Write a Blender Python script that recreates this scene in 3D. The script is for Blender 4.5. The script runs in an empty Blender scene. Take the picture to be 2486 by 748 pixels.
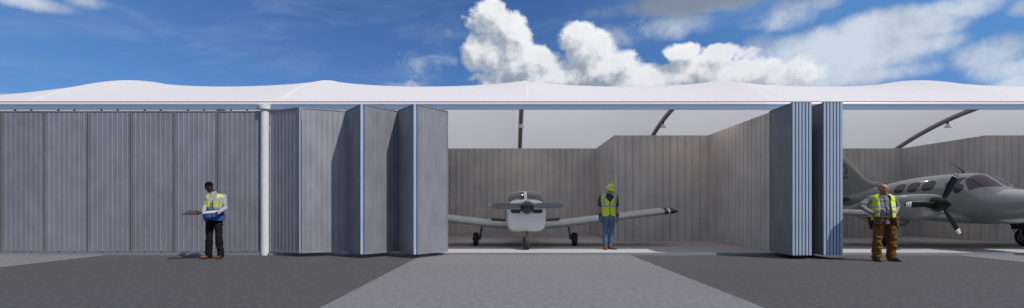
import bpy, bmesh, math, random
from mathutils import Vector, Matrix, noise as mnoise
random.seed(7)
PI = math.pi
R = math.radians
S = bpy.context.scene
COL = S.collection

# ------------------------------------------------------------------ materials
def mat(name, col, rough=.6, metal=0., spec=.5, bump=0., bscale=40., var=0., vscale=3., stretch=(1,1,1), coat=0., detail=4.):
    m = bpy.data.materials.new(name); m.use_nodes = True
    nt = m.node_tree; b = nt.nodes['Principled BSDF']
    b.inputs['Base Color'].default_value = (*col, 1)
    b.inputs['Roughness'].default_value = rough
    b.inputs['Metallic'].default_value = metal
    b.inputs['Specular IOR Level'].default_value = spec
    b.inputs['Coat Weight'].default_value = coat
    b.inputs['Coat Roughness'].default_value = .08
    if bump or var:
        tc = nt.nodes.new('ShaderNodeTexCoord'); mp = nt.nodes.new('ShaderNodeMapping')
        mp.inputs['Scale'].default_value = stretch
        nt.links.new(tc.outputs['Object'], mp.inputs[0])
    if var:
        n = nt.nodes.new('ShaderNodeTexNoise'); n.inputs['Scale'].default_value = vscale; n.inputs['Detail'].default_value = detail
        nt.links.new(mp.outputs[0], n.inputs['Vector'])
        r = nt.nodes.new('ShaderNodeValToRGB')
        r.color_ramp.elements[0].position = .3; r.color_ramp.elements[1].position = .7
        r.color_ramp.elements[0].color = (*[c*(1-var) for c in col], 1)
        r.color_ramp.elements[1].color = (*[min(1, c*(1+var)) for c in col], 1)
        nt.links.new(n.outputs[0], r.inputs[0]); nt.links.new(r.outputs[0], b.inputs['Base Color'])
    if bump:
        n2 = nt.nodes.new('ShaderNodeTexNoise'); n2.inputs['Scale'].default_value = bscale; n2.inputs['Detail'].default_value = 5
        nt.links.new(mp.outputs[0], n2.inputs['Vector'])
        bp = nt.nodes.new('ShaderNodeBump'); bp.inputs['Strength'].default_value = bump; bp.inputs['Distance'].default_value = .02
        nt.links.new(n2.outputs[0], bp.inputs['Height']); nt.links.new(bp.outputs[0], b.inputs['Normal'])
    return m

M = {}
def ground_mat(name, col, grain, patch, streak=(1,1,1)):
    m = bpy.data.materials.new(name); m.use_nodes = True
    nt = m.node_tree; b = nt.nodes['Principled BSDF']
    b.inputs['Roughness'].default_value = .85; b.inputs['Specular IOR Level'].default_value = .25
    tc = nt.nodes.new('ShaderNodeTexCoord')
    def nz(scale, det, st):
        mp = nt.nodes.new('ShaderNodeMapping'); mp.inputs['Scale'].default_value = st
        nt.links.new(tc.outputs['Object'], mp.inputs[0])
        n = nt.nodes.new('ShaderNodeTexNoise'); n.inputs['Scale'].default_value = scale; n.inputs['Detail'].default_value = det
        n.inputs['Roughness'].default_value = .65
        nt.links.new(mp.outputs[0], n.inputs['Vector']); return n.outputs[0]
    def mth(op, a, bb):
        k = nt.nodes.new('ShaderNodeMath'); k.operation = op
        for i, v in enumerate((a, bb)):
            if isinstance(v, (int, float)): k.inputs[i].default_value = v
            else: nt.links.new(v, k.inputs[i])
        return k.outputs[0]
    g = nz(15, 8, streak); p = nz(.7, 6, (.6, 1.2, 1)); f = nz(70, 3, (1,1,1))
    t = mth('ADD', mth('ADD', mth('MULTIPLY', mth('SUBTRACT', g, .5), grain*2), mth('MULTIPLY', mth('SUBTRACT', p, .5), patch*2)), 1)
    t = mth('ADD', t, mth('MULTIPLY', mth('SUBTRACT', f, .5), grain*1.2))
    vm = nt.nodes.new('ShaderNodeVectorMath'); vm.operation = 'SCALE'; vm.inputs[0].default_value = col
    nt.links.new(t, vm.inputs['Scale']); nt.links.new(vm.outputs[0], b.inputs['Base Color'])
    bp = nt.nodes.new('ShaderNodeBump'); bp.inputs['Strength'].default_value = .25; bp.inputs['Distance'].default_value = .01
    nt.links.new(g, bp.inputs['Height']); nt.links.new(bp.outputs[0], b.inputs['Normal'])
    return m
M['asphalt'] = ground_mat('asphalt', (.064, .0625, .065), 1.05, .12, (.75, 1, 1))
M['concrete'] = ground_mat('apron_concrete', (.154, .151, .159), .70, .08, (.75, 1, 1))
M['floor'] = ground_mat('floor_concrete', (.36, .348, .34), .06, .12)

def membrane():
    m = bpy.data.materials.new('white_membrane'); m.use_nodes = True
    nt = m.node_tree; nt.nodes.clear()
    o = nt.nodes.new('ShaderNodeOutputMaterial')
    d = nt.nodes.new('ShaderNodeBsdfDiffuse'); t = nt.nodes.new('ShaderNodeBsdfTranslucent')
    gl = nt.nodes.new('ShaderNodeBsdfGlossy'); gl.inputs['Roughness'].default_value = .45; gl.inputs['Color'].default_value = (.9, .9, .95, 1)
    mx = nt.nodes.new('ShaderNodeMixShader'); mx.inputs[0].default_value = MEMB_T
    m2 = nt.nodes.new('ShaderNodeMixShader'); m2.inputs[0].default_value = .05
    tc = nt.nodes.new('ShaderNodeTexCoord'); n = nt.nodes.new('ShaderNodeTexNoise'); n.inputs['Scale'].default_value = 60; n.inputs['Detail'].default_value = 3
    mp = nt.nodes.new('ShaderNodeMapping'); mp.inputs['Scale'].default_value = (.25, 1, 1)
    nt.links.new(tc.outputs['Object'], mp.inputs[0]); nt.links.new(mp.outputs[0], n.inputs['Vector'])
    r = nt.nodes.new('ShaderNodeValToRGB')
    r.color_ramp.elements[0].color = (.80, .785, .80, 1); r.color_ramp.elements[1].color = (.90, .885, .90, 1)
    nt.links.new(n.outputs[0], r.inputs[0]); nt.links.new(r.outputs[0], d.inputs[0])
    t.inputs[0].default_value = (.86, .85, .86, 1)
    bp = nt.nodes.new('ShaderNodeBump'); bp.inputs['Strength'].default_value = .12; bp.inputs['Distance'].default_value = .02
    nt.links.new(n.outputs[0], bp.inputs['Height'])
    for q in (d, gl): nt.links.new(bp.outputs[0], q.inputs['Normal'])
    nt.links.new(d.outputs[0], mx.inputs[1]); nt.links.new(t.outputs[0], mx.inputs[2])
    nt.links.new(mx.outputs[0], m2.inputs[1]); nt.links.new(gl.outputs[0], m2.inputs[2])
    nt.links.new(m2.outputs[0], o.inputs[0])
    return m
MEMB_T = .42
M['membrane'] = membrane()
def glass(name, tint, keep=.5, rough=.03):
    m = bpy.data.materials.new(name); m.use_nodes = True
    nt = m.node_tree; b = nt.nodes['Principled BSDF']; o = nt.nodes['Material Output']
    b.inputs['Base Color'].default_value = (*tint, 1); b.inputs['Roughness'].default_value = rough
    tr = nt.nodes.new('ShaderNodeBsdfTransparent'); tr.inputs[0].default_value = (.45, .46, .46, 1)
    mx = nt.nodes.new('ShaderNodeMixShader'); mx.inputs[0].default_value = keep
    nt.links.new(tr.outputs[0], mx.inputs[1]); nt.links.new(b.outputs[0], mx.inputs[2]); nt.links.new(mx.outputs[0], o.inputs[0])
    return m
M['canopy'] = glass('tinted_canopy', (.09, .10, .095), .62)
M['pane'] = mat('dark_window', (.030, .022, .034), .06, spec=.6)
M['door_sheet'] = mat('galvanised_sheet', (.232, .236, .268), .5, .40, var=.12, vscale=2.2, stretch=(1.5,1,.8), bump=.05, bscale=25)
M['door_frame'] = mat('blue_steel', (.34, .41, .53), .34, .2, var=.06, vscale=2)
M['track'] = mat('blue_track', (.19, .275, .41), .42, .15)
M['rail'] = mat('rail_steel', (.20, .22, .26), .5, .2)
def tone(m, lo, hi):        # each panel keeps its own tone
    nt = m.node_tree; b = nt.nodes['Principled BSDF']; src = b.inputs['Base Color'].links[0].from_socket
    oi = nt.nodes.new('ShaderNodeObjectInfo'); mr = nt.nodes.new('ShaderNodeMapRange')
    mr.inputs[3].default_value = lo; mr.inputs[4].default_value = hi
    nt.links.new(oi.outputs['Random'], mr.inputs[0])
    v = nt.nodes.new('ShaderNodeVectorMath'); v.operation = 'SCALE'
    nt.links.new(src, v.inputs[0]); nt.links.new(mr.outputs[0], v.inputs['Scale']); nt.links.new(v.outputs[0], b.inputs['Base Color'])
    mp = [n for n in nt.nodes if n.type == 'MAPPING'][0]
    k = nt.nodes.new('ShaderNodeMath'); k.operation = 'MULTIPLY'; k.inputs[1].default_value = 40
    nt.links.new(oi.outputs['Random'], k.inputs[0]); nt.links.new(k.outputs[0], mp.inputs['Location'])
tone(M['door_sheet'], .93, 1.10)
M['wall_sheet'] = mat('grey_wall_sheet', (.465, .45, .438), .6, .05, var=.13, vscale=1.3, stretch=(1.2,1.2,.8), bump=.04, bscale=25)
M['tube_white'] = mat('tube_white', (.70, .69, .71), .3)
M['white_steel'] = mat('white_steel', (.54, .535, .56), .4, var=.05, vscale=6)
M['rib_steel'] = mat('grey_rib', (.30, .29, .28), .5, .2)
M['black'] = mat('black_plastic', (.012, .012, .014), .4)
M['rubber'] = mat('tyre_rubber', (.016, .016, .017), .75, bump=.1, bscale=60)
M['hub'] = mat('hub_metal', (.30, .30, .30), .35, .8)
M['strut'] = mat('gear_grey', (.10, .10, .11), .45, .3)
M['paint_light'] = mat('aircraft_white', (.70, .695, .68), .22, coat=.6, var=.03)
M['paint_grey'] = mat('aircraft_grey', (.215, .24, .232), .22, coat=.7, var=.05, vscale=1.5)
M['teal'] = mat('dark_teal', (.003, .034, .036), .2, spec=.4)
M['wing_grey'] = mat('wing_grey', (.40, .42, .41), .35, var=.04)
M['prop_grey'] = mat('blade_grey', (.17, .17, .19), .4, .2)
M['gloss_black'] = mat('gloss_black', (.010, .010, .011), .28, spec=.18)
M['white'] = mat('white_paint', (.78, .78, .78), .4)
M['navy'] = mat('navy_edge', (.015, .018, .045), .35)
M['logo_blue'] = mat('emblem_blue', (.01, .06, .32), .4)
M['logo_red'] = mat('emblem_red', (.45, .01, .025), .4)
M['letter'] = mat('dark_lettering', (.02, .022, .025), .4)
M['letter_l'] = mat('pale_lettering', (.30, .31, .31), .4)
M['seat'] = mat('seat_cloth', (.06, .06, .06), .8)
M['shade'] = mat('lamp_glass', (.62, .62, .60), .25)
def emis(name, col, s):
    m = bpy.data.materials.new(name); m.use_nodes = True
    b = m.node_tree.nodes['Principled BSDF']; b.inputs['Emission Color'].default_value = (*col, 1); b.inputs['Emission Strength'].default_value = s
    return m
M['bulb'] = emis('lit_bulb', (1, .72, .42), 6)
# cloth and skin
M['skin_dark'] = mat('dark_skin', (.030, .016, .011), .5, spec=.25)
M['skin_tan'] = mat('tan_skin', (.34, .17, .11), .55, spec=.35)
M['skin_ruddy'] = mat('ruddy_skin', (.34, .135, .085), .48, spec=.4)
M['palm'] = mat('palm_skin', (.20, .10, .07), .55)
M['hair'] = mat('black_hair', (.005, .0045, .0045), .9, spec=.05, bump=.4, bscale=120)
M['shirt_white'] = mat('pale_shirt', (.27, .27, .295), .8, spec=.1, bump=.5, bscale=22)
M['shirt_grey'] = mat('grey_shirt', (.20, .195, .21), .85, spec=.1, bump=.5, bscale=20, var=.08, vscale=9)
M['tee_navy'] = mat('navy_tee', (.045, .055, .095), .9, spec=.1, bump=.4, bscale=20)
M['hivis'] = mat('hivis_yellow', (.50, .62, .025), .6, bump=.35, bscale=18, var=.08, vscale=8)
M['hivis_b'] = mat('hivis_lemon', (.42, .47, .05), .6, bump=.35, bscale=18, var=.08, vscale=8)
M['reflect'] = mat('reflective_tape', (.30, .31, .36), .45, .1, bump=.2, bscale=18)
M['vest_blue'] = mat('blue_panel', (.03, .085, .30), .7, spec=.15, bump=.35, bscale=18, var=.1, vscale=8)
M['trouser_black'] = mat('charcoal_trousers', (.0095, .0095, .0105), .85, spec=.1, bump=.6, bscale=14)
M['jeans'] = mat('blue_jeans', (.075, .12, .20), .85, spec=.1, bump=.6, bscale=14, var=.35, vscale=6)
M['canvas'] = mat('brown_canvas', (.135, .066, .020), .85, spec=.1, bump=.7, bscale=13, var=.28, vscale=6)
M['leather'] = mat('tan_leather', (.085, .035, .017), .55, bump=.3, bscale=30, var=.2, vscale=9)
M['shoe_brown'] = mat('brown_leather', (.075, .022, .012), .45, spec=.3)
M['boot_brown'] = mat('boot_leather', (.13, .05, .022), .6)
M['boot_dark'] = mat('dark_boot', (.035, .022, .015), .55)
M['sole'] = mat('dark_sole', (.012, .011, .010), .8)
M['glove_dark'] = mat('glove_cuff', (.055, .05, .075), .85)
M['glove_teal'] = mat('glove_palm', (.025, .12, .10), .7)
M['hat'] = mat('hat_lime', (.50, .62, .035), .3, coat=.3)
M['paper'] = mat('paper_white', (.45, .46, .50), .7)
M['folder'] = mat('folder_dark', (.03, .03, .034), .4)
M['eye'] = mat('eye', (.05, .035, .03), .2)
M['buckle'] = mat('buckle', (.45, .46, .5), .3, .8)

# ------------------------------------------------------------------ mesh helpers
class MB:
    def __init__(s): s.v = []; s.f = []; s.m = []; s.sm = []
    def add(s, vs, fs, m=0, smooth=False):
        o = len(s.v); s.v += [tuple(p) for p in vs]
        for f in fs: s.f.append([i+o for i in f]); s.m.append(m); s.sm.append(smooth)
        return o
    def box(s, x0, y0, z0, x1, y1, z1, m=0):
        vs = [(x0,y0,z0),(x1,y0,z0),(x1,y1,z0),(x0,y1,z0),(x0,y0,z1),(x1,y0,z1),(x1,y1,z1),(x0,y1,z1)]
        s.add(vs, [(0,3,2,1),(4,5,6,7),(0,1,5,4),(1,2,6,5),(2,3,7,6),(3,0,4,7)], m)
    def obox(s, c, half, rot=None, m=0):
        rot = rot or Matrix.Identity(3); c = Vector(c)
        vs = [c + rot @ Vector((sx*half[0], sy*half[1], sz*half[2])) for sz in (-1,1) for sx,sy in ((-1,-1),(1,-1),(1,1),(-1,1))]
        s.add(vs, [(0,3,2,1),(4,5,6,7),(0,1,5,4),(1,2,6,5),(2,3,7,6),(3,0,4,7)], m)
    def rings(s, rings, m=0, cap=True, smooth=True, closed=True):
        n = len(rings[0]); vs = [p for r in rings for p in r]; fs = []
        for i in range(len(rings)-1):
            for j in range(n if closed else n-1):
                k = (j+1) % n
                fs.append((i*n+j, i*n+k, (i+1)*n+k, (i+1)*n+j))
        o = s.add(vs, fs, m, smooth)
        if cap:
            s.add([], []); L = len(rings)-1
            s.f.append([o+j for j in range(n)][::-1]); s.m.append(m); s.sm.append(False)
            s.f.append([o+L*n+j for j in range(n)]); s.m.append(m); s.sm.append(False)
    def tube(s, pts, r, m=0, n=12, cap=True):
        pts = [Vector(p) for p in pts]
        rs = r if isinstance(r, (list, tuple)) else [r]*len(pts)
        d0 = (pts[1]-pts[0]).normalized()
        ref = Vector((0,0,1)) if abs(d0.z) < .9 else Vector((1,0,0))
        u = d0.cross(ref).normalized(); rr = []
        for i, p in enumerate(pts):
            d = (pts[min(i+1, len(pts)-1)] - pts[max(i-1, 0)]).normalized()
            u = (u - d*u.dot(d)).normalized(); w = d.cross(u)
            rr.append([p + (u*math.cos(2*PI*k/n) + w*math.sin(2*PI*k/n))*rs[i] for k in range(n)])
        s.rings(rr, m, cap)
    def cone(s, p0, r0, p1, r1, m=0, n=14):     # round cone with hemispherical ends
        p0, p1 = Vector(p0), Vector(p1); d = p1-p0
        d = d.normalized() if d.length > 1e-6 else Vector((0,0,1))
        pts, rs = [], []
        for a in (-85,-60,-30): pts.append(p0 + d*math.sin(R(a))*r0); rs.append(math.cos(R(a))*r0)
        pts += [p0, p1]; rs += [r0, r1]
        for a in (30,60,85): pts.append(p1 + d*math.sin(R(a))*r1); rs.append(math.cos(R(a))*r1)
        ref = Vector((0,0,1)) if abs(d.z) < .9 else Vector((1,0,0))
        u = d.cross(ref).normalized(); w = d.cross(u)
        s.rings([[p + (u*math.cos(2*PI*k/n) + w*math.sin(2*PI*k/n))*q for k in range(n)] for p, q in zip(pts, rs)], m)
    def ell(s, c, rad, rot=None, m=0, n=18, k=12):
        rot = rot or Matrix.Identity(3); c = Vector(c); rr = []
        for i in range(k+1):
            a = -PI/2 + PI*(.02 + .96*i/k)
            rr.append([c + rot @ Vector((rad[0]*math.cos(a)*math.cos(2*PI*j/n), rad[1]*math.cos(a)*math.sin(2*PI*j/n), rad[2]*math.sin(a))) for j in range(n)])
        s.rings(rr, m)
    def lathe(s, c, axis, prof, m=0, n=24, cap=True):   # prof: (along, radius)
        c = Vector(c); d = Vector(axis).normalized()
        ref = Vector((0,0,1)) if abs(d.z) < .9 else Vector((1,0,0))
        u = d.cross(ref).normalized(); w = d.cross(u)
        s.rings([[c + d*a + (u*math.cos(2*PI*k/n) + w*math.sin(2*PI*k/n))*r for k in range(n)] for a, r in prof], m, cap)
    def mesh(s, name, mats):
        me = bpy.data.meshes.new(name); me.from_pydata(s.v, [], s.f)
        for q in mats: me.materials.append(M[q] if isinstance(q, str) else q)
        me.polygons.foreach_set('material_index', s.m); me.polygons.foreach_set('use_smooth', s.sm)
        me.update(); return me
    def build(s, name, mats, parent=None, fixn=True):
        if isinstance(mats, str): mats = [mats]
        me = s.mesh(name, mats)
        if fixn:
            bm = bmesh.new(); bm.from_mesh(me); bmesh.ops.recalc_face_normals(bm, faces=bm.faces)
            for e in bm.edges:
                if len(e.link_faces) == 2 and e.calc_face_angle(0) > .75: e.smooth = False
            bm.to_mesh(me); bm.free()
        return link(name, me, parent)
def origin(o):
    v = Vector((0,0,0))
    while o: v += o.location; o = o.parent
    return v
def link(name, me, parent=None, world=True):
    o = bpy.data.objects.new(name, me); COL.objects.link(o)
    if parent:
        o.parent = parent
        if world: me.transform(Matrix.Translation(-origin(parent)))
    return o
def empty(name, loc, label=None, cat=None, group=None, parent=None, kind=None):
    o = bpy.data.objects.new(name, None); COL.objects.link(o)
    o.empty_display_size = .3
    if parent: o.parent = parent; o.location = Vector(loc) - origin(parent)
    else: o.location = loc
    tag(o, label, cat, group, kind); return o
def tag(o, label=None, cat=None, group=None, kind=None):
    if label: o['label'] = label
    if cat: o['category'] = cat
    if group: o['group'] = group
    if kind: o['kind'] = kind
    return o
def fuse(mb, voxel, smooth=4, wrinkle=0., wscale=9., floor=None, seed=0, zr=None):
    """voxel-union of overlapping closed shapes into one continuous skin"""
    me = mb.mesh('tmp', []); o = bpy.data.objects.new('tmp', me); COL.objects.link(o)
    r = o.modifiers.new('r', 'REMESH'); r.mode = 'VOXEL'; r.voxel_size = voxel; r.use_smooth_shade = True
    if smooth:
        q = o.modifiers.new('s', 'SMOOTH'); q.factor = .5; q.iterations = smooth
    dg = bpy.context.evaluated_depsgraph_get(); dg.update()
    out = bpy.data.meshes.new_from_object(o.evaluated_get(dg))
    bpy.data.objects.remove(o); bpy.data.meshes.remove(me)
    if wrinkle or floor is not None:
        ns = [v.normal.copy() for v in out.vertices]
        for v, n in zip(out.vertices, ns):
            if wrinkle:
                p = v.co; k = wrinkle
                if zr: k *= max(.25, zr(p.z))
                q = Vector((p.x*.8, p.y*.8, p.z*1.5))*wscale + Vector((seed, seed*.7, 0))
                v.co += n * k * (1.-2.*abs(mnoise.noise(q)) - .4)
            if floor is not None and v.co.z < floor: v.co.z = floor
    for p in out.polygons: p.use_smooth = True
    return out
def paint(me, mats, fn):
    me.materials.clear()
    for q in mats: me.materials.append(M[q])
    for p in me.polygons: p.material_index = fn(p.center)
    me.update()

# ------------------------------------------------------------------ camera, sun, sky
cam = bpy.data.cameras.new('camera'); co = bpy.data.objects.new('camera', cam); COL.objects.link(co)
co.location = (0, 0, 1.15); co.rotation_euler = (PI/2, 0, 0)
cam.lens = 18; cam.sensor_width = 36; cam.sensor_fit = 'HORIZONTAL'; cam.shift_y = 133/2486; cam.clip_end = 12000
S.camera = co
SUN = Vector((.536, -.390, .749)).normalized()
sl = bpy.data.lights.new('sun', 'SUN'); sl.energy = 4.5; sl.angle = R(.6); sl.color = (1, .945, .87)
so = bpy.data.objects.new('sun', sl); COL.objects.link(so); so.rotation_euler = SUN.to_track_quat('Z', 'Y').to_euler(); so.location = (20, -20, 30)
S.view_settings.view_transform = 'Standard'; S.view_settings.look = 'None'; S.view_settings.gamma = 1; S.view_settings.exposure = 0

W = bpy.data.worlds.new('World'); S.world = W; W.use_nodes = True
wt = W.node_tree; wt.nodes.clear()
class E:
    def __init__(s, sock): s.s = sock
    @staticmethod
    def op(op, *a, clamp=False):
        n = wt.nodes.new('ShaderNodeMath'); n.operation = op; n.use_clamp = clamp
        for i, v in enumerate(a):
            if isinstance(v, E): wt.links.new(v.s, n.inputs[i])
            else: n.inputs[i].default_value = v
        return E(n.outputs[0])
    def __add__(s, o): return E.op('ADD', s, o)
    def __sub__(s, o): return E.op('SUBTRACT', s, o)
    def __rsub__(s, o): return E.op('SUBTRACT', o, s)
    def __mul__(s, o): return E.op('MULTIPLY', s, o)
    def __truediv__(s, o): return E.op('DIVIDE', s, o)
    __radd__ = __add__; __rmul__ = __mul__
def sstep(x, a, b):
    n = wt.nodes.new('ShaderNodeMapRange'); n.interpolation_type = 'SMOOTHSTEP'
    wt.links.new(x.s, n.inputs[0]); n.inputs[1].default_value = a; n.inputs[2].default_value = b
    return E(n.outputs[0])
def vec(x, y, z=0.):
    n = wt.nodes.new('ShaderNodeCombineXYZ')
    for i, v in enumerate((x, y, z)):
        if isinstance(v, E): wt.links.new(v.s, n.inputs[i])
        else: n.inputs[i].default_value = v
    return n.outputs[0]
def fbm(v, scale, detail=8, rough=.55, dist=0.):
    n = wt.nodes.new('ShaderNodeTexNoise'); n.inputs['Scale'].default_value = scale; n.inputs['Detail'].default_value = detail
    n.inputs['Roughness'].default_value = rough; n.inputs['Distortion'].default_value = dist
    wt.links.new(v, n.inputs['Vector']); return E(n.outputs[0])
def mixc(f, a, b):
    n = wt.nodes.new('ShaderNodeMix'); n.data_type = 'RGBA'
    wt.links.new(f.s, n.inputs[0])
    for i, v in ((6, a), (7, b)):
        if isinstance(v, tuple): n.inputs[i].default_value = (*v, 1)
        else: wt.links.new(v, n.inputs[i])
    return n.outputs[2]
tc = wt.nodes.new('ShaderNodeTexCoord'); sp = wt.nodes.new('ShaderNodeSeparateXYZ'); wt.links.new(tc.outputs['Generated'], sp.inputs[0])
dx, dy, dz = E(sp.outputs[0]), E(sp.outputs[1]), E(sp.outputs[2])
az = E.op('ARCTAN2', dx, dy)                                   # compass bearing
tl = dz / E.op('MAXIMUM', E.op('SQRT', dx*dx + dy*dy), .05)    # tangent of elevation
def ae(px, py):      # bearing and elevation of a sight line
    a = math.atan((px-1243)/1243); return a, (507-py)/1243*math.cos(a)
def blob_field(a, e, blobs):
    out = None
    for (px, py, rx, ry, w) in blobs:
        ca, ce = ae(px, py); k = math.cos(ca)
        X = (a - ca) * (1/(rx/1243*k*k)); Y = (e - ce) * (1/(ry/1243*k))
        v = (1. - (X*X + Y*Y)) * w
        v = E.op('MAXIMUM', v, -1.2)
        out = v if out is None else E.op('SMOOTH_MAX', out, v, .25)
    return out
CUM = [(1185,45,62,50,1.),(1235,75,60,55,1.),(1160,130,45,50,.8),(1215,130,85,70,1.),(1290,165,120,60,1.),(1225,195,90,40,.9),
       (1395,95,55,42,.95),(1430,130,70,55,1.),(1480,170,110,50,1.),(1560,185,130,40,1.),(1655,130,60,30,.75),(1720,175,130,55,1.),(1770,130,90,30,.9),(1830,135,50,25,.7),
       (1880,185,140,45,.9),(1330,190,170,45,1.1),(1600,200,190,38,1.1),(1800,175,190,45,1.1)]
SOFT = [(1960,115,70,35,.5),(2030,110,110,48,.9),(2130,72,130,48,1.),(2240,62,120,42,1.),(2335,18,120,34,.9),(2090,140,150,48,.9),(2000,182,160,32,.9),(2225,112,110,32,.8),(2400,132,95,34,.42),(1885,150,120,55,.55),(2060,190,210,26,.9),(2150,120,150,60,.6),
        (2445,168,85,26,.42),(2475,200,70,22,.5),(1930,22,55,40,.6),(1990,4,60,20,.5),(1700,2,230,32,1.),(1640,60,80,28,.42),(1900,57,32,18,.35),(1480,100,50,30,.3),(60,0,120,20,.6),(200,2,55,16,.4),(2486,15,40,18,.4)]
WISP = [(1000,165,95,32,.35),(1075,160,40,35,.3),(1105,78,30,14,.3),(990,205,70,14,.6),(15,233,30,8,.5),(1925,65,40,30,.3),(1840,45,40,16,.2),(1590,75,50,30,.2)]
def cum_density(a, e, blobs):
    v = vec(a, e)
    n1 = fbm(v, 9., 10, .55, .15); n2 = fbm(v, 34., 6, .6, .3)
    return blob_field(a, e, blobs) + (n1 - .5)*3.0 + (n2 - .5)*1.25
D0 = cum_density(az, tl, CUM)
D1 = cum_density(az + .016, tl + .026, CUM)
lit = sstep(D0 - D1, -.45, .60)
cov = sstep(D0, .0, .55)
thick = sstep(D0, .08, .75)
low = sstep(tl, .25, .36)             # cloud bases are greyer than their heads
sh = E.op('MULTIPLY', lit, .74) + low*.06 + (1. - thick)*.26 - (1. - sstep(tl, .17, .29))*.16
sh = E.op('MINIMUM', sh, 1.)
fine = fbm(vec(az, tl), 22., 8, .6, .4)
sh = E.op('MAXIMUM', sh + (fine - .5)*.35, 0., )
v2 = vec(az*1.35, tl*1.05)
ns = fbm(v2, 8., 12, .62, .0)
DS = blob_field(az, tl, SOFT) + (ns - .5)*2.8 + .26
covs = sstep(DS, -.25, 1.05) * .90
DW = blob_field(az, tl, WISP) + (fbm(vec(az*1., tl*1.3), 16., 10, .62, .6) - .5)*3.2
covw = sstep(DW, .0, 1.1) * .6
sky = wt.nodes.new('ShaderNodeTexSky'); sky.sky_type = 'NISHITA'; sky.sun_disc = False
sky.sun_elevation = math.asin(SUN.z); sky.sun_rotation = math.atan2(SUN.x, SUN.y)
sky.air_density = 1.; sky.dust_density = .4; sky.ozone_density = 3.; sky.altitude = 0
K = 1/.10
tint = wt.nodes.new('ShaderNodeMix'); tint.data_type = 'RGBA'; tint.blend_type = 'MULTIPLY'; tint.inputs[0].default_value = 1
wt.links.new(sky.outputs[0], tint.inputs[6]); tint.inputs[7].default_value = (.41, .63, .95, 1)
col = tint.outputs[2]
front = sstep(dy, .1, .4)                       # paler, hazier air towards the right and far left
col = mixc(E.op('MULTIPLY', sstep(az, .0, .75), front)*.75, col, (.112*K, .295*K, .64*K))
col = mixc(E.op('MULTIPLY', sstep(0. - az, .35, .85), front)*.35, col, (.112*K, .275*K, .60*K))
col = mixc(covw, col, (.62*K, .68*K, .78*K))
soft_sh = sstep(fbm(v2, 9., 8, .6, .3) + (DS*.12), .32, .75)
dark = E.op('MULTIPLY', sstep(tl, .325, .372), 1. - sstep(E.op('ABSOLUTE', az - .37), .12, .24))
softc = mixc(soft_sh, (.40*K, .46*K, .58*K), (.66*K, .73*K, .82*K))
softc = mixc(dark, softc, (.23*K, .27*K, .34*K))
col = mixc(covs, col, softc)
cumc = mixc(sh, (.27*K, .33*K, .42*K), (.99*K, .99*K, 1.0*K))
col = mixc(cov, col, cumc)
# unseen clouds added over the rest of the sky as neutral fill light
rest = E.op('MAXIMUM', 1. - sstep(dy, -.1, .25), sstep(dz, .46, .62))
sc = wt.nodes.new('ShaderNodeVectorMath'); sc.operation = 'DIVIDE'; wt.links.new(tc.outputs['Generated'], sc.inputs[0])
wt.links.new(vec(dz + .35, dz + .35, dz + .35), sc.inputs[1])
cg = sstep(fbm(sc.outputs[0], 1.6, 7, .55, .2), .44, .62)
ck = E.op('MULTIPLY', E.op('MULTIPLY', cg, rest), sstep(dz, .02, .12))
col = mixc(ck*.9, col, (.80*K, .80*K, .82*K))
hz = sstep(fbm(vec(az*.9 + tl*.8, tl*3.2 - az*.5), 5., 7, .6, .5), .42, .78)
col = mixc(hz * (1. - sstep(dz, .3, .6)) * .13, col, (.62*K, .70*K, .80*K))
bg = wt.nodes.new('ShaderNodeBackground'); bg.inputs[1].default_value = .10
wo = wt.nodes.new('ShaderNodeOutputWorld'); wt.links.new(col, bg.inputs[0]); wt.links.new(bg.outputs[0], wo.inputs[0])
# ------------------------------------------------------------------ ground
FY = 12.76                       # the door line
def sheet(name, x0, y0, x1, y1, z, m, nx=1):
    b = MB(); b.add([(x0,y0,z),(x1,y0,z),(x1,y1,z),(x0,y1,z)], [(0,1,2,3)])
    return tag(b.build(name, m, fixn=False), kind='structure')
sheet('ground', -5000, -5000, 5000, 5000, 0, 'asphalt')
for cx in (-12.57, .35, 13.55):
    w = 2.57
    o = sheet('concrete_path', cx-w, -60, cx+w, FY-.10, .005, 'concrete')
sheet('hangar_floor', -19.2, FY+.03, 33.1, 26.5, .008, 'floor')

# ------------------------------------------------------------------ hangar
H = empty('hangar', (.41, 18.9, 0), 'long white membrane roofed hangar with grey corrugated folding doors and three bays', 'hangar')
YC, HW, ZE, RISE = 18.92, 6.18, 3.80, 1.745
ribs = [(-19.24, .40)] + [(.39+6.25*k, 1.) for k in range(-2, 6)]
HWB = 7.6
def ry(u): return YC + (HW if u < 0 else HWB)*u
# roof membrane
NU, NX = 44, 18
b = MB(); grid = []
xs = []
for i in range(len(ribs)-1):
    (xa, ka), (xb, kb) = ribs[i], ribs[i+1]
    for j in range(NX + (1 if i == len(ribs)-2 else 0)):
        t = j/NX; xs.append((xa+(xb-xa)*t, ka+(kb-ka)*t, t))
def roof_z(k, t, u):
    g = 1-u*u
    sag = 4*t*(1-t); sag = sag**.85
    return ZE + RISE*k*g - .235*sag*(g**.9 if g > 0 else 0)
rows = []
for (x, k, t) in xs:
    rows.append([(x, ry(-1+2*j/NU), roof_z(k, t, -1+2*j/NU)) for j in range(NU+1)])
b.rings(rows, 0, cap=False, closed=False)
roof = b.build('roof_membrane', 'membrane', H)
# arch ribs and the seams they press into the membrane
for (x, k) in ribs:
    b = MB(); b.tube([(x, ry(u), roof_z(k, 0, u)-.11) for u in [-.985+1.97*i/40 for i in range(41)]], .100, n=12)
    b.build('arch_rib', 'rib_steel', H)
    b = MB(); pr = []
    for i in range(41):
        u = -1+2*i/40; z = roof_z(k, 0, u)+.004
        pr.append([(x-.03, ry(u), z-.008), (x, ry(u), z+.004), (x+.03, ry(u), z-.008)])
    b.rings(pr, 0, cap=False, closed=False); b.build('roof_seam', 'membrane', H)
XL, XR = -19.24, 31.64
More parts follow.
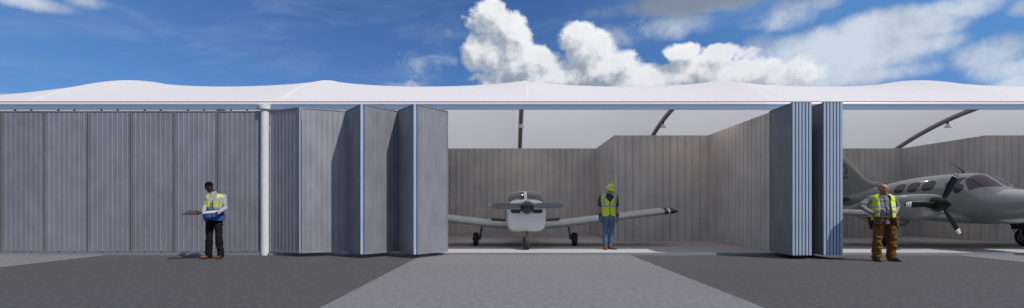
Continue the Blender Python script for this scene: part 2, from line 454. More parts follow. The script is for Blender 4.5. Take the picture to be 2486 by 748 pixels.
# edge tube along the front eave, another along the back
for y in (12.74, 26.5):
    b = MB(); b.tube([(XL, y, 3.760), (XR, y, 3.760)], .044, n=20); b.build('eave_tube', 'tube_white', H)
b = MB(); b.box(XL, 12.70, 3.804, XR, 12.76, 3.812); b.build('membrane_clamp', 'strut', H)
posts = [-19.24, -6.14, 6.96, 20.06, 31.64]
for x in posts:
    b = MB()
    b.lathe((x, 12.72, 0), (0,0,1), [(0,.10),(3.60,.10)], 0, 28)
    b.lathe((x, 12.73, 0), (0,0,1), [(3.60,.1),(3.615,.155),(3.715,.155),(3.722,.14)], 0, 28)
    p = b.build('post', 'white_steel', H)
for i in range(4):
    x0, x1 = posts[i]+.085, posts[i+1]-.085
    b = MB(); b.box(x0, 12.69, 3.615, x1, 12.735, 3.708); b.box(x0, 12.74, 3.640, x1, 12.86, 3.680)
    b.build('door_track', 'track', H)
    b = MB(); b.box(x0+.02, 12.66, .0, x1-.02, 12.72, .062); b.box(x0+.02, 12.72, .0, x1-.02, 12.80, .03)
    b.build('threshold_rail', 'rail', H)

def corrugated(p0, p1, z0, z1, pitch, thick=.07, first=.13):
    """double-sided ribbed sheet wall between two ground points"""
    a, c = Vector((*p0, 0)), Vector((*p1, 0)); L = (c-a).length; d = (c-a)/L; n = Vector((-d.y, d.x, 0))
    prof = [(0, 0)]
    s = first
    while s < L-.08:
        prof += [(s-.030, 0), (s-.028, .016), (s-.019, .016), (s-.017, -.004), (s+.017, -.004), (s+.019, .016), (s+.028, .016), (s+.030, 0)]; s += pitch
    prof += [(L, 0)]
    m = MB()
    for sgn in (1, -1):
        lo = [a + d*x + n*sgn*(-thick/2+y) + Vector((0,0,z0)) for x, y in prof]
        hi = [p + Vector((0,0,z1-z0)) for p in lo]
        m.rings([lo, hi], 0, cap=False, closed=False, smooth=False)
    t = thick/2
    q = [a-n*t, c-n*t, c+n*t, a+n*t]
    m.add([p+Vector((0,0,z1)) for p in q], [(0,1,2,3)])
    m.add([a-n*t+Vector((0,0,z0)), a+n*t+Vector((0,0,z0)), a+n*t+Vector((0,0,z1)), a-n*t+Vector((0,0,z1))], [(0,1,2,3)])
    m.add([c-n*t+Vector((0,0,z0)), c+n*t+Vector((0,0,z0)), c+n*t+Vector((0,0,z1)), c-n*t+Vector((0,0,z1))], [(0,1,2,3)])
    return m
ZW = 3.74
def wall(p0, p1, name='partition_wall', z1=ZW, pitch=.262):
    return corrugated(p0, p1, .01, z1, pitch).build(name, 'wall_sheet', H, fixn=False)
for c in (-12.69, .41, 13.51):
    wall((c-3.2, 22), (c+3.2, 22))
    wall((c-3.23, 18.12), (c-3.23, 22.03)); wall((c+3.23, 22.03), (c+3.23, 18.12))
    wall((c-6.50, 18.1), (c-3.205, 18.1)); wall((c+3.205, 18.1), (c+6.5, 18.1))
for x in (-6.14, 6.95, 20.06): wall((x, 18.07), (x, 12.88))
for x in (-6.14, 6.95, 20.06): wall((x, 26.4), (x, 18.13))
wall((XL, 26.5), (XR, 26.5), 'rear_wall', 3.70)
def gable(x, k):
    m = MB(); pts = [(x, ry(u), roof_z(k, 0, u)-.02) for u in [-1+2*i/24 for i in range(25)]]
    lo = [(p[0], p[1], .01) for p in pts]
    m.rings([lo, pts], 0, cap=False, closed=False, smooth=False)
    m.rings([[(p[0]+.04, p[1], p[2]) for p in lo], [(p[0]+.04, p[1], p[2]) for p in pts]], 0, cap=False, closed=False, smooth=False)
    m.build('end_wall', 'wall_sheet', H, fixn=False)
gable(XL, .40); gable(XR, 1.)
wall((20.14, 18.1), (31.5, 18.1))
corrugated((20.2, FY), (31.5, FY), .06, 3.61, .262).build('front_wall', 'wall_sheet', H, fixn=False)

# folding doors: one panel mesh, copied
PW, PT, Z0, Z1 = 1.066, .055, .090, 3.583
def panel_mesh(lugs=True, gap_shade=False, nrib=8):
    m = MB(); fr = .026
    x0, x1 = .012, PW-.004
    # frame
    m.box(x0, -PT, Z0, x0+fr, 0, Z1, 1); m.box(x1-fr, -PT, Z0, x1, 0, Z1, 1)
    m.box(x0+fr, -PT, Z0, x1-fr, 0, Z0+fr, 1); m.box(x0+fr, -PT, Z1-fr, x1-fr, 0, Z1, 1)
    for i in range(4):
        m.m[i*6+2] = m.m[i*6+4] = 2 if gap_shade else 0  # folded stacks: shade of the narrow gaps painted black on the frame faces
    # ribbed sheets, front and back
    xa, xb = x0+fr, x1-fr; pit = (xb-xa)/nrib
    for yb, sg in ((-PT+.014, -1), (-.014, 1)):
        prof = [(xa, 0)]
        for i in range(nrib):
            s = xa + pit*(i+.5)
            prof += [(s-.021, 0), (s-.011, .0065), (s+.009, .0065), (s+.019, 0)]
        prof += [(xb, 0)]
        lo = [(x, yb+sg*y, Z0+fr) for x, y in prof]; hi = [(x, yb+sg*y, Z1-fr) for x, y in prof]
        m.rings([lo, hi], 0, cap=False, closed=False, smooth=False)
    # rivet rows beside the hinge edge, hanger and guide lugs
    for i in range(34):
        z = Z0+.08+i*.1
        m.box(x1-.020, -PT-.003, z, x1-.010, -PT, z+.022, 2)
        m.box(x1-.020, 0, z, x1-.010, .003, z+.022, 2)
    for xx in ((.33, .73) if lugs else ()):
        m.box(xx-.014, -PT+.008, Z1, xx+.014, -.008, Z1+.05, 2)
        m.box(xx-.02, -PT+.008, Z0-.03, xx+.02, -.008, Z0, 2)
    return m.mesh('door_panel', ['door_sheet', 'strut' if lugs else 'door_frame', 'black' if gap_shade else 'strut'])
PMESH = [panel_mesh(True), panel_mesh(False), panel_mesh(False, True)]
first = [None]*3
def panel(door, x, y, ang, k=1):
    if first[k] is None:
        o = bpy.data.objects.new('door_panel', PMESH[k]); first[k] = o
    else: o = first[k].copy()
    COL.objects.link(o); o.parent = door
    o.location = Vector((x, y, 0)) - origin(door); o.rotation_euler = (0, 0, ang)
    return o
def door(x, label): return empty('folding_door', (x, FY, 0), parent=H, label=label)
d = door(-9.4, 'closed flat folding door')
PI_T = 1.0735
for i in range(6): panel(d, -6.245-PI_T*(i+1), FY, 0, 0)
d = door(-15.9, 'closed flat folding door')
for i in range(6): panel(d, -6.245-PI_T*(i+7), FY, 0, 0)
d = door(-3.9, 'half open zigzag folding door')
x = -6.00
for half in (.950, .635, .602):
    dep = math.sqrt(PW*PW-half*half)
    panel(d, x, FY, -math.atan2(dep, half))
    # mirror panel: hinge at the fold, its own start at the door line
    o = panel(d, x+2*half, FY, PI + math.atan2(dep, half))
    o.scale = (1, -1, 1)
    x += 2*half
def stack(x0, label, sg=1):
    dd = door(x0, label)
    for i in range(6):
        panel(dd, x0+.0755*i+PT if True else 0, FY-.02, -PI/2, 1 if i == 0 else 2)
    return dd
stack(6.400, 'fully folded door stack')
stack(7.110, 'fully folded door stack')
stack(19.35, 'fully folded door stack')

# pendant lamps
lampmeshes = {}
def pendant(x, y, label, top=None):
    k = 1 - ((y-YC)/(HW if y < YC else HWB))**2
    z = ZE + RISE*k - (.10 if x != 6.3 else .20)
    t = empty('pendant_lamp', (x, y, z-.28), label, 'lamp', 'pendant lamps under the arch ribs')
    zz = z-.28
    m = MB(); m.tube([(x,y,zz+.20),(x,y,zz+.31)], .014, n=8); m.lathe((x,y,zz), (0,0,1), [(.09,.03),(.10,.045),(.20,.045),(.215,.02)], 0, 14); m.build('socket', 'black', t)
    m = MB(); m.lathe((x,y,zz), (0,0,1), [(-.06,.135),(-.045,.125),(.0,.09),(.06,.055),(.10,.046),(.10,.035),(.05,.045),(-.01,.08),(-.05,.115),(-.058,.13)], 0, 20, cap=False); m.build('lamp_shade', 'shade', t)
    m = MB(); m.ell((x,y,zz+.01), (.03,.03,.045), n=10, k=6); m.build('bulb', 'bulb', t)
    L = bpy.data.lights.new('lamp_light', 'SPOT'); L.energy = LAMP_W; L.color = (1, .80, .60); L.spot_size = R(128); L.spot_blend = .6; L.shadow_soft_size = .05
    lo = bpy.data.objects.new('lamp_light', L); COL.objects.link(lo); lo.parent = t; lo.location = (0, 0, -.075)
LAMP_W = 34
pendant(.39, 22.5, 'small clear glass pendant lamp on the upright rib behind the single engine aircraft')
pendant(6.64, 22.5, 'small clear glass pendant lamp on the rib above the partition right of the hard hat')
pendant(19.14, 22.5, 'small clear glass pendant lamp on the long curved rib above the twin engine aircraft')
pendant(.39, 20.0, 'pendant lamp hidden behind the eave over the single engine aircraft')
pendant(6.3, 16.6, 'pendant lamp hidden behind the eave beside the folded doors')
pendant(12.89, 20.0, 'pendant lamp hidden behind the eave over the twin engine aircraft')
# ------------------------------------------------------------------ aircraft helpers
def interp(secs, y):
    if y <= secs[0][0]: return secs[0][1:]
    for a, c in zip(secs, secs[1:]):
        if y <= c[0]:
            t = (y-a[0])/(c[0]-a[0])
            return tuple(p+(q-p)*t for p, q in zip(a[1:], c[1:]))
    return secs[-1][1:]
def smooth_secs(secs, n=6):
    """Catmull-Rom through the stations (y, half width, bottom, top, exponent)"""
    out = []
    for i in range(len(secs)-1):
        p0 = secs[max(i-1,0)]; p1 = secs[i]; p2 = secs[i+1]; p3 = secs[min(i+2,len(secs)-1)]
        for k in range(n):
            t = k/n; row = [p1[0]+(p2[0]-p1[0])*t]
            for a in range(1, len(p1)):
                h = p2[0]-p1[0]
                m1 = (p2[a]-p0[a])/(p2[0]-p0[0])*h; m2 = (p3[a]-p1[a])/(p3[0]-p1[0])*h
                row.append((2*t**3-3*t*t+1)*p1[a]+(t**3-2*t*t+t)*m1+(-2*t**3+3*t*t)*p2[a]+(t**3-t*t)*m2)
            out.append(tuple(row))
    out.append(secs[-1]); return out
def sup(cx, y, hw, zb, zt, ex, th):
    """point on a superellipse section; th 0 = top, 90 = +x side"""
    c, s = math.cos(th), math.sin(th); hz = (zt-zb)/2; zc = (zt+zb)/2
    f = lambda q: math.copysign(abs(q)**(2/ex), q)
    return (cx + hw*f(s), y, zc + hz*f(c))
def body(cx, secs, n=40):
    m = MB(); m.rings([[sup(cx, *s, 2*PI*j/n) for j in range(n)] for s in secs]); return m
def airfoil(n=14, t=.14, camber=.02):
    up, lo = [], []
    for i in range(n+1):
        x = .5*(1-math.cos(PI*i/n))
        yt = 5*t*(.2969*math.sqrt(x)-.1260*x-.3516*x*x+.2843*x**3-.1015*x**4)
        c = camber*4*x*(1-x)
        up.append((x, c+yt)); lo.append((x, c-yt))
    return up + lo[::-1][1:-1]
AF = airfoil()
def wing_secs(st, t=1.):
    """st: list of (x, leading edge y, chord, z, thickness factor)"""
    return [[(x, le+ch*a, z+ch*bq*tf) for a, bq in AF] for x, le, ch, z, tf in st]
def disc_wheel(c, rad, wid, tyre_parent, groove=True):
    c = Vector(c); m = MB()
    pr = [(-wid*.32, rad*.56), (-wid*.48, rad*.70), (-wid*.5, rad*.84), (-wid*.40, rad*.95), (-wid*.2, rad), (wid*.2, rad), (wid*.40, rad*.95), (wid*.5, rad*.84), (wid*.48, rad*.70), (wid*.32, rad*.56)]
    m.lathe(c, (1,0,0), pr, 0, 30)
    t = m.build('wheel', 'rubber', tyre_parent)
    m = MB()
    m.lathe(c, (1,0,0), [(-wid*.44, rad*.12), (-wid*.42, rad*.3), (-wid*.30, rad*.36), (-wid*.30, rad*.5), (-wid*.40, rad*.58), (wid*.40, rad*.58), (wid*.30, rad*.5), (wid*.30, rad*.36), (wid*.42, rad*.3), (wid*.44, rad*.12)], 0, 24)
    for k in range(6):
        a = 2*PI*k/6
        for s in (-1, 1): m.obox(c+Vector((s*wid*.34, math.cos(a)*rad*.44, math.sin(a)*rad*.44)), (wid*.05, rad*.05, rad*.11), Matrix.Rotation(a-PI/2, 3, 'X'))
    m.build('rim', 'hub', t)
    return t
def blade(c, ang, L, w, pitch, tipbands=False, r0=.12):
    """a propeller blade in the plane across the aircraft, ang measured from +x towards up"""
    c = Vector(c); d = Vector((math.cos(ang), 0, math.sin(ang))); ax = Vector((0,-1,0)); q = d.cross(ax)
    rows = []; fr = [0, .1, .25, .45, .65, .75, .80, .835, .86, .895, .92, .955, .98, 1.]
    for f in fr:
        r = r0 + (L-r0)*f
        ww = w*(.55+.45*min(1, f/.35))*(1 if f < .72 else math.sqrt(max(.02, 1-((f-.72)/.285)**2)))
        th = .16*ww*(1-.6*f)+.006; tw = pitch*(1.25-.6*f)
        cd = q*math.cos(tw)+ax*math.sin(tw); nd = -q*math.sin(tw)+ax*math.cos(tw)
        rows.append([c + d*r + cd*(ww/2*math.cos(2*PI*k/12)) + nd*(th*math.sin(2*PI*k/12)) for k in range(12)])
    m = MB(); m.rings(rows)
    if tipbands:
        n = 12
        for i in range(len(fr)-1):
            if fr[i] in (.80, .86, .92): 
                for j in range(n): m.m[i*n+j] = 1
    return m

# ------------------------------------------------------------------ single engine aircraft (nose to the door)
CX = .41
A = empty('light_aircraft', (CX, 16, 0), 'small white single engine aircraft with dark green spinner parked in the middle bay', 'aircraft')
secs = smooth_secs([(14.34,.50,.585,1.335,3.6),(14.42,.545,.52,1.385,3.8),(14.75,.563,.455,1.415,4.2),(15.4,.57,.45,1.45,3.8),(16.2,.575,.47,1.46,3.6),(17.2,.54,.52,1.42,3.2),(18.6,.40,.70,1.40,2.8),(20.2,.20,.98,1.36,2.4),(21.1,.05,1.18,1.30,2.)])
body(CX, secs).build('fuselage', 'paint_light', A)
# blue-grey upper cowl hump behind the spinner
cs = smooth_secs([(15.32,.50,1.30,1.44,3.),(15.62,.515,1.30,1.58,3.),(16.05,.525,1.28,1.675,2.8),(16.7,.51,1.28,1.695,2.6),(17.3,.42,1.25,1.60,2.4),(17.9,.24,1.2,1.42,2.2)])
cn = body(CX, cs).build('canopy', 'canopy', A)
m = MB(); m.rings([[(CX+dx, s[0], sup(CX, *s, 0)[2]+dz) for dx, dz in ((-.04,-.01),(-.035,.012),(.035,.012),(.04,-.01))] for s in cs[:20]], smooth=False); m.build('canopy_frame', 'white', cn)
for yb in (16.02, 17.0):
    s = (yb,)+tuple(interp(cs, yb)); m = MB()
    m.tube([Vector(sup(CX, *s, R(a)))+Vector((0,0,.003)) for a in range(-94, 95, 8)], .016, n=8); m.build('canopy_frame', 'paint_light', cn)
for sx in (-.25, .25):
    m = MB(); m.rings([[(CX+sx+dx*q, 16.55+dy, z) for dx, dy in ((-.19,0),(-.15,-.06),(.15,-.06),(.19,0),(.15,.06),(-.15,.06))] for z, q in ((.9,1),(1.3,1),(1.5,.8),(1.56,.5))]); m.build('seat', 'seat', A)
m = MB(); m.tube([(CX-.14,16.95,1.66),(CX-.14,17.02,1.83)], [.010,.004], n=6); m.build('antenna', 'paint_light', A)
# air intakes
for s in (-1, 1):
    m = MB()
    p = [(.13,1.13),(.44,1.13),(.44,1.055),(.39,1.025),(.20,1.025)]
    m.rings([[(CX+s*x, y, z) for x, z in p] for y in (14.322, 14.37)], smooth=False); m.build('air_intake', 'teal', A)
# propeller
m = MB(); m.lathe((CX+.01, 14.34, 1.19), (0,-1,0), [(0,.19),(.06,.192),(.16,.178),(.26,.145),(.33,.10),(.38,.045),(.395,.006)], 0, 32); sp_ = m.build('spinner', 'teal', A)
for ang in (1, 181):
    blade((CX+.01, 14.22, 1.235), R(ang), 1.0, .185, R(24)*(1)).build('propeller_blade', 'prop_grey', A)
# wings
for s in (-1, 1):
    st = [(CX+s*.45,15.35,1.75,.635,1.12),(CX+s*1.2,15.40,1.62,.685,1.1),(CX+s*4.25,15.62,1.36,1.045,1.2)]
    m = MB(); m.rings(wing_secs(st)); w = m.build('wing', 'wing_grey', A)
    tip = []
    for f, sc in ((0,1.004),(.10,.95),(.14,.92),(.19,.88),(.24,.82),(.30,.72),(.36,.58),(.42,.4),(.47,.2),(.49,.05)):
        ch = 1.36*sc; tip.append((CX+s*(4.25+f*.95), 15.62+(1.36-ch)*.12, ch, 1.045+f*.05, 1.2*sc**-.15))
    m = MB(); m.rings(wing_secs(tip)); n = len(AF)
    for i in range(len(tip)-1):
        k = 1 if i in (2, ) else (2 if i == 0 else 0)
        for j in range(n): m.m[i*n+j] = k
    m.build('wing_tip', ['teal', 'white', 'teal'], w)
    m = MB()
    def up(x, f):
        t = (x-.45)/3.8; le = 15.35+.27*t; ch = 1.75-.39*t
        i = min(range(15), key=lambda q: abs(AF[q][0]-f)); return (CX+s*x, le+ch*AF[i][0], .635+.41*max(0,(x-.45)/3.8)+ch*AF[i][1]*1.12+.014)
    ff = [.12,.2,.32,.45,.6]
    m.rings([[up(x, f) for f in ff] for x in (.60,.8,1.05)], cap=False, closed=False); m.build('wing_walk', 'rubber', w)
    
    # main leg
    gx = CX+s*1.53
    m = MB(); m.tube([(gx-s*.19,15.92,.62),(gx-s*.14,15.9,.34)], .032, n=10); m.tube([(gx-s*.14,15.9,.34),(gx-s*.125,15.9,.215)], .045, n=10)
    m.tube([(gx-s*.135,15.9,.212),(gx+s*.11,15.9,.212)], .028, n=10); m.tube([(gx-s*.19,16.05,.6),(gx-s*.14,15.98,.36)], .014, n=6); leg = m.build('main_leg', 'strut', A)
    disc_wheel((gx, 15.9, .208), .208, .155, leg)
# nose leg
m = MB(); m.tube([(CX,14.45,.52),(CX,14.40,.40)], .030, n=10); m.tube([(CX,14.40,.42),(CX,14.38,.33)], .042, n=10)
for s in (-1, 1): m.tube([(CX,14.38,.425),(CX+s*.07,14.36,.415),(CX+s*.098,14.34,.36),(CX+s*.098,14.32,.205)], .018, n=8)
m.tube([(CX-.11,14.32,.205),(CX+.11,14.32,.205)], .02, n=8); leg = m.build('nose_leg', 'strut', A)
disc_wheel((CX,14.32,.205), .205, .165, leg)
# tail
m = MB(); m.rings([[(CX+ch*bq, le+ch*a, z) for a, bq in AF] for le, ch, z in ((19.9,1.1,1.2),(20.3,.75,1.62))]); m.build('tail_fin', 'paint_light', A)
for s in (-1, 1):
    m = MB(); m.rings(wing_secs([(CX+s*.04,20.1,.85,1.285,.6),(CX+s*1.3,20.3,.6,1.285,.6)])); m.build('tailplane', 'paint_light', A)

# ------------------------------------------------------------------ twin engine aircraft
TX = 13.5
B = empty('twin_engine_aircraft', (TX, 16, 0), 'grey twin engine aircraft with black propellers and oval cabin windows, right bay', 'aircraft')
F2 = smooth_secs([(11.9,.05,1.30,1.38,2.),(12.1,.25,1.10,1.45,2.1),(12.7,.48,.90,1.56,2.2),(13.4,.60,.78,1.655,2.3),(13.95,.64,.74,1.745,2.4),(14.30,.655,.72,1.955,2.4),(14.65,.66,.71,2.145,2.35),(15.2,.665,.71,2.215,2.3),(16.4,.66,.72,2.205,2.3),(17.6,.58,.80,2.13,2.2),(18.8,.43,1.0,1.98,2.1),(20.2,.24,1.22,1.74,2.),(21.4,.10,1.36,1.62,2.),(21.75,.03,1.44,1.54,2.)], 5)
fus = body(TX, F2, 48).build('fuselage', 'paint_grey', B)
def fus_th(y, z, side=-1):
    hw, zb, zt, ex = interp(F2, y); c = (z-(zt+zb)/2)/((zt-zb)/2); c = max(-1, min(1, c))
    ct = math.copysign(abs(c)**(ex/2), c); return side*math.acos(ct)
def fus_pt(y, th, off=.004):
    s = (y,)+tuple(interp(F2, y)); hw, zb, zt, ex = s[1:]
    p = Vector(sup(TX, y, hw+off, zb-off, zt+off, ex, th)); return p
def window(y, z, ly, lz, slant, name='window', poly=None, side=-1):
    m = MB(); n = 28; rr = []
    for f in (1, .7, .4, .05):
        ring = []
        for k in range(n):
            a = 2*PI*k/n
            if poly:
                t = (k/n*len(poly)) % 1; i = int(k/n*len(poly)); p, q = poly[i], poly[(i+1) % len(poly)]
                oy, oz = (p[0]+(q[0]-p[0])*t)*f, (p[1]+(q[1]-p[1])*t)*f
            else:
                ca, sa = math.cos(a), math.sin(a); e = 2/2.5
                oy = ly/2*math.copysign(abs(ca)**e, ca)*f; oz = lz/2*math.copysign(abs(sa)**e, sa)*f; oy -= oz*slant
            ring.append(fus_pt(y+oy, fus_th(y, z+oz, side) if False else fus_th(y+oy, z+oz, side)))
        rr.append(ring)
    base = [p - Vector((side*.012, 0, 0)) for p in rr[0]]
    m.rings([base]+rr, 0, cap=False); m.build(name, 'pane', fus)
for sd in (-1, 1):
    for y, z in ((17.10,1.815),(16.48,1.845),(15.88,1.865)): window(y, z, .50, .315, .22, side=sd)
    window(15.05, 1.90, .62, .30, 0, poly=[(.22,-.02),(.16,-.13),(0,-.15),(-.18,-.15),(-.31,.15),(-.1,.15),(.12,.13)], side=sd)
    window(14.78, 1.735, .32, .28, 0, poly=[(.16,-.02),(.10,-.12),(-.03,-.14),(-.17,-.03),(-.13,.10),(.03,.14)], side=sd)
    # windscreen half: corners as (y, angle)
    c00 = (14.60, R(3.5)); c10 = (13.99, R(3.5)); c11z = (14.42, 1.655); c01 = (14.71, abs(fus_th(14.71, 1.975)))
    m = MB(); rows = []
    for i in range(13):
        u = i/12; row = []
        for j in range(17):
            v = j/16
            th11 = abs(fus_th(c11z[0], c11z[1]))
            yy = (1-u)*((1-v)*c00[0]+v*c01[0]) + u*((1-v)*c10[0]+v*c11z[0]) - .06*math.sin(PI*v)*(u) 
            th = (1-u)*((1-v)*c00[1]+v*c01[1]) + u*((1-v)*c10[1]+v*th11)
            row.append(fus_pt(yy, sd*th, .005))
        rows.append(row)
    m.rings(rows, 0, cap=False, closed=False); m.build('windscreen', 'pane', fus)
m = MB(); m.tube([fus_pt(15.3, 0), fus_pt(15.42,0)+Vector((0,0,.13))], [.03,.012], n=8); m.tube([fus_pt(15.42,0)+Vector((0,0,.12)), (TX-.03,15.76,2.60)], [.012,.006], n=6); m.build('antenna', 'black', B)
# fin
fin = [(18.0,2.12),(18.92,2.135),(19.18,2.175),(19.49,2.285),(19.86,2.56),(20.29,2.92),(20.62,3.19),(20.79,3.28),(20.95,3.30),(21.55,3.28),(21.65,3.15),(21.75,1.55),(20.6,1.45),(18.6,1.75)]
m = MB()
cen = (20.3, 2.3)
def fring(x, sh): return [(TX+x, cen[0]+(y-cen[0])*(1-sh*.5)+0, cen[1]+(z-cen[1])*(1-sh)) for y, z in fin]
def inset(pts, d):
    n = len(pts); out = []
    for i in range(n):
        p, q, r = Vector(pts[i-1]), Vector(pts[i]), Vector(pts[(i+1) % n])
        a = (q-p).normalized(); bq = (r-q).normalized(); nn = Vector((-(a.y+bq.y), a.x+bq.x)).normalized()
        out.append(tuple(q - nn*d*-1 if False else q + nn*(-d)))
    return out
area = sum(fin[i-1][0]*fin[i][1]-fin[i][0]*fin[i-1][1] for i in range(len(fin)))
dd = -1 if area > 0 else 1
for x, d in ((-.075,.10),):
    pass
rings_ = [[(TX+x, y, z) for y, z in inset(fin, dd*d)] for x, d in ((-.07,.13),(-.055,.05),(-.03,.012),(0,0),(.03,.012),(.055,.05),(.07,.13))]
m.rings(rings_, smooth=True); fo = m.build('tail_fin', 'paint_grey', B)
m = MB(); m.tube([(TX-.072, 20.71, 2.40),(TX-.072, 20.25, 1.66)], .006, n=6); m.build('panel_line', 'letter', fo)
# emblem and lettering on the fin
def decal(name, pts, mt, off=.003):
    m = MB(); x = TX-.070
    m.rings([[(x-off, y, z) for y, z in pts], [(x+.01, y, z) for y, z in pts]], smooth=False); m.build(name, mt, fo)
def fp(px, py): z = 13.43*1243/(px-1243); return (z, 1.15+(507-py)*z/1243)
FL = [([(2055.7,398.2),(2043,399.4),(2034,400.4),(2031,408),(2043,407.2),(2051.2,406.4)], 'logo_blue'), ([(2057.8,402.4),(2057.2,424.6),(2052.7,424.6),(2053.6,408.2)], 'logo_blue'),
      ([(2048.2,410.8),(2043,411.4),(2037,412.2),(2040,421),(2043,418.6)], 'logo_red'), ([(2050.6,415),(2050.2,425),(2046,425),(2047.6,418.8)], 'logo_red'),
      ([(2030,403),(2034,425),(2038,425),(2033,409)], 'logo_blue')]
for pts, mt in FL:
    q = [fp(*p) for p in pts]; cy = sum(p[0] for p in q)/len(q); cz = sum(p[1] for p in q)/len(q)
    decal('emblem_border', [(cy+(y-cy)*1.12+math.copysign(.006, y-cy), cz+(z-cz)*1.08+math.copysign(.008, z-cz)) for y, z in q], 'letter_l', .001)
    decal('emblem', q, mt, .004)
def text(s, y_end, z, size, mt):
    c = bpy.data.curves.new('t', 'FONT'); c.body = s; c.size = size; c.align_x = 'RIGHT'; c.extrude = .002
    o = bpy.data.objects.new('t', c); COL.objects.link(o)
    bpy.context.view_layer.update(); dg = bpy.context.evaluated_depsgraph_get()
    me = bpy.data.meshes.new_from_object(o.evaluated_get(dg)); bpy.data.objects.remove(o)
    me.transform(Matrix(((0,0,-1,TX-.0725),(-1,0,0,y_end),(0,1,0,z),(0,0,0,1))))
    me.materials.clear(); me.materials.append(M[mt]); link('tail_lettering', me, fo)
e = fp(2058, 433); text('Cessna', e[0], e[1], .165, 'letter')
e = fp(2058, 440); text('A Textron Company', e[0], e[1], .10, 'letter_l')
for s in (-1, 1):
    m = MB(); m.rings(wing_secs([(TX+s*.10,20.05,1.15,1.52,.75),(TX+s*2.4,20.55,.75,1.58,.7)])); tp = m.build('tailplane', 'paint_grey', B)
    m = MB(); m.rings([[(x, le-.012+ch*a*.10/max(.0001,1) if False else le-.012+min(a, .14)*ch, z+ch*bq*tf*1.08) for a, bq in AF] for x, le, ch, z, tf in ((TX+s*.16,20.063,1.14,1.521,.78),(TX+s*2.38,20.545,.75,1.58,.73))]); m.build('tailplane_edge', 'navy', tp)  # dark navy band along the leading edge
    # wing and root fairing
    m = MB(); m.rings(wing_secs([(TX+s*.3,14.55,2.3,.88,1.0),(TX+s*.62,14.62,2.2,.885,1.05),(TX+s*1.1,14.9,2.0,.905,1.0),(TX+s*2.0,15.1,1.85,.95,1.),(TX+s*5.6,15.6,1.25,1.12,.95)])); m.build('wing', 'paint_grey', B)
    # nacelle
    nx = TX+s*1.94
    N2 = smooth_secs([(13.93,.26,1.06,1.48,2.3),(13.97,.31,1.01,1.52,2.4),(14.15,.36,.92,1.56,2.6),(14.7,.385,.80,1.575,2.7),(15.6,.385,.74,1.54,2.6),(16.5,.33,.76,1.45,2.4),(17.3,.2,.88,1.28,2.2),(17.8,.05,1.0,1.1,2.)], 5)
    na = body(nx, N2, 36).build('nacelle', 'paint_grey', B)
    for k in (-1, 1):
        m = MB(); m.rings([[(nx+k*.225+math.cos(2*PI*j/18)*.105*q, y, 1.27+math.sin(2*PI*j/18)*.085*q) for j in range(18)] for y, q in ((14.01,1.12),(13.918,1.1),(13.912,1.0),(13.914,.1))]); m.build('air_intake', 'black', na)
    m = MB(); m.tube([(nx-.24,14.6,.80),(nx-.26,14.75,.70),(nx-.26,14.9,.68)], .035, n=10); m.build('exhaust', 'strut', na)
    m = MB(); m.lathe((nx, 13.93, 1.28), (0,-1,0), [(-.02,.17),(.0,.195),(.10,.192),(.20,.168),(.30,.125),(.40,.06),(.44,.012)], 0, 28); m.build('spinner', 'gloss_black', B)
    for a in (62, 181, -57): blade((nx, 13.80, 1.28), R(a), .965, .150, R(30)).build('propeller_blade', 'gloss_black', B) if False else blade((nx, 13.80, 1.28), R(a), .985, .165, R(16), True).build('propeller_blade', ['gloss_black', 'white'], B)
    # main gear
    gx = TX+s*2.2
    m = MB(); m.tube([(gx-s*.14,15.75,.85),(gx-s*.14,15.68,.5)], .05, n=12); m.tube([(gx-s*.14,15.68,.55),(gx-s*.14,15.65,.29)], .038, n=12); m.tube([(gx-s*.16,15.65,.287),(gx+s*.1,15.65,.287)], .03, n=10)
    m.tube([(gx-s*.14,15.72,.6),(gx-s*.14,15.9,.45),(gx-s*.14,15.68,.32)], .015, n=6); leg = m.build('main_leg', 'strut', B)
    disc_wheel((gx, 15.65, .287), .287, .20, leg)
    m = MB(); m.box(gx-.22, 15.36, .62, gx+.15, 15.92, .72); m.box(gx-.20, 15.38, .52, gx-.17, 15.9, .62); m.build('gear_door', 'black', leg)
m = MB(); m.tube([(TX,12.85,.95),(TX,12.78,.5)], .04, n=10); m.tube([(TX,12.78,.5),(TX-.09,12.76,.45),(TX-.1,12.76,.23)], .025, n=8); m.tube([(TX-.11,12.76,.23),(TX+.1,12.76,.23)], .022, n=8); leg = m.build('nose_leg', 'strut', B)
disc_wheel((TX, 12.76, .23), .23, .15, leg)
# ------------------------------------------------------------------ people
def V(*a): return Vector(a)
def torso_profile(P):
    """(z, cx, cy, rx, ry) sections, interpolated"""
    return P['torso']
def tsec(P, z):
    T = P['torso']
    if z <= T[0][0]: return T[0][1:]
    for a, c in zip(T, T[1:]):
        if z <= c[0]:
            t = (z-a[0])/(c[0]-a[0]); t = t*t*(3-2*t)*.5 + t*.5
            return tuple(p+(q-p)*t for p, q in zip(a[1:], c[1:]))
    return T[-1][1:]
def tpt(P, z, phi, off, ex=2.4):
    cx, cy, rx, ry = tsec(P, z); yw = P['yaw']
    f = lambda q: math.copysign(abs(q)**(2/ex), q)
    x = (rx+off)*f(math.sin(phi)); y = -(ry+off)*f(math.cos(phi))
    return V(cx + x*math.cos(yw) - y*math.sin(yw), cy + x*math.sin(yw) + y*math.cos(yw), z)
def torso_mb(m, P, z0, z1, off, n=28):
    zs = [z0+(z1-z0)*i/22 for i in range(23)]
    m.rings([[tpt(P, z, 2*PI*j/n, off) for j in range(n)] for z in zs])
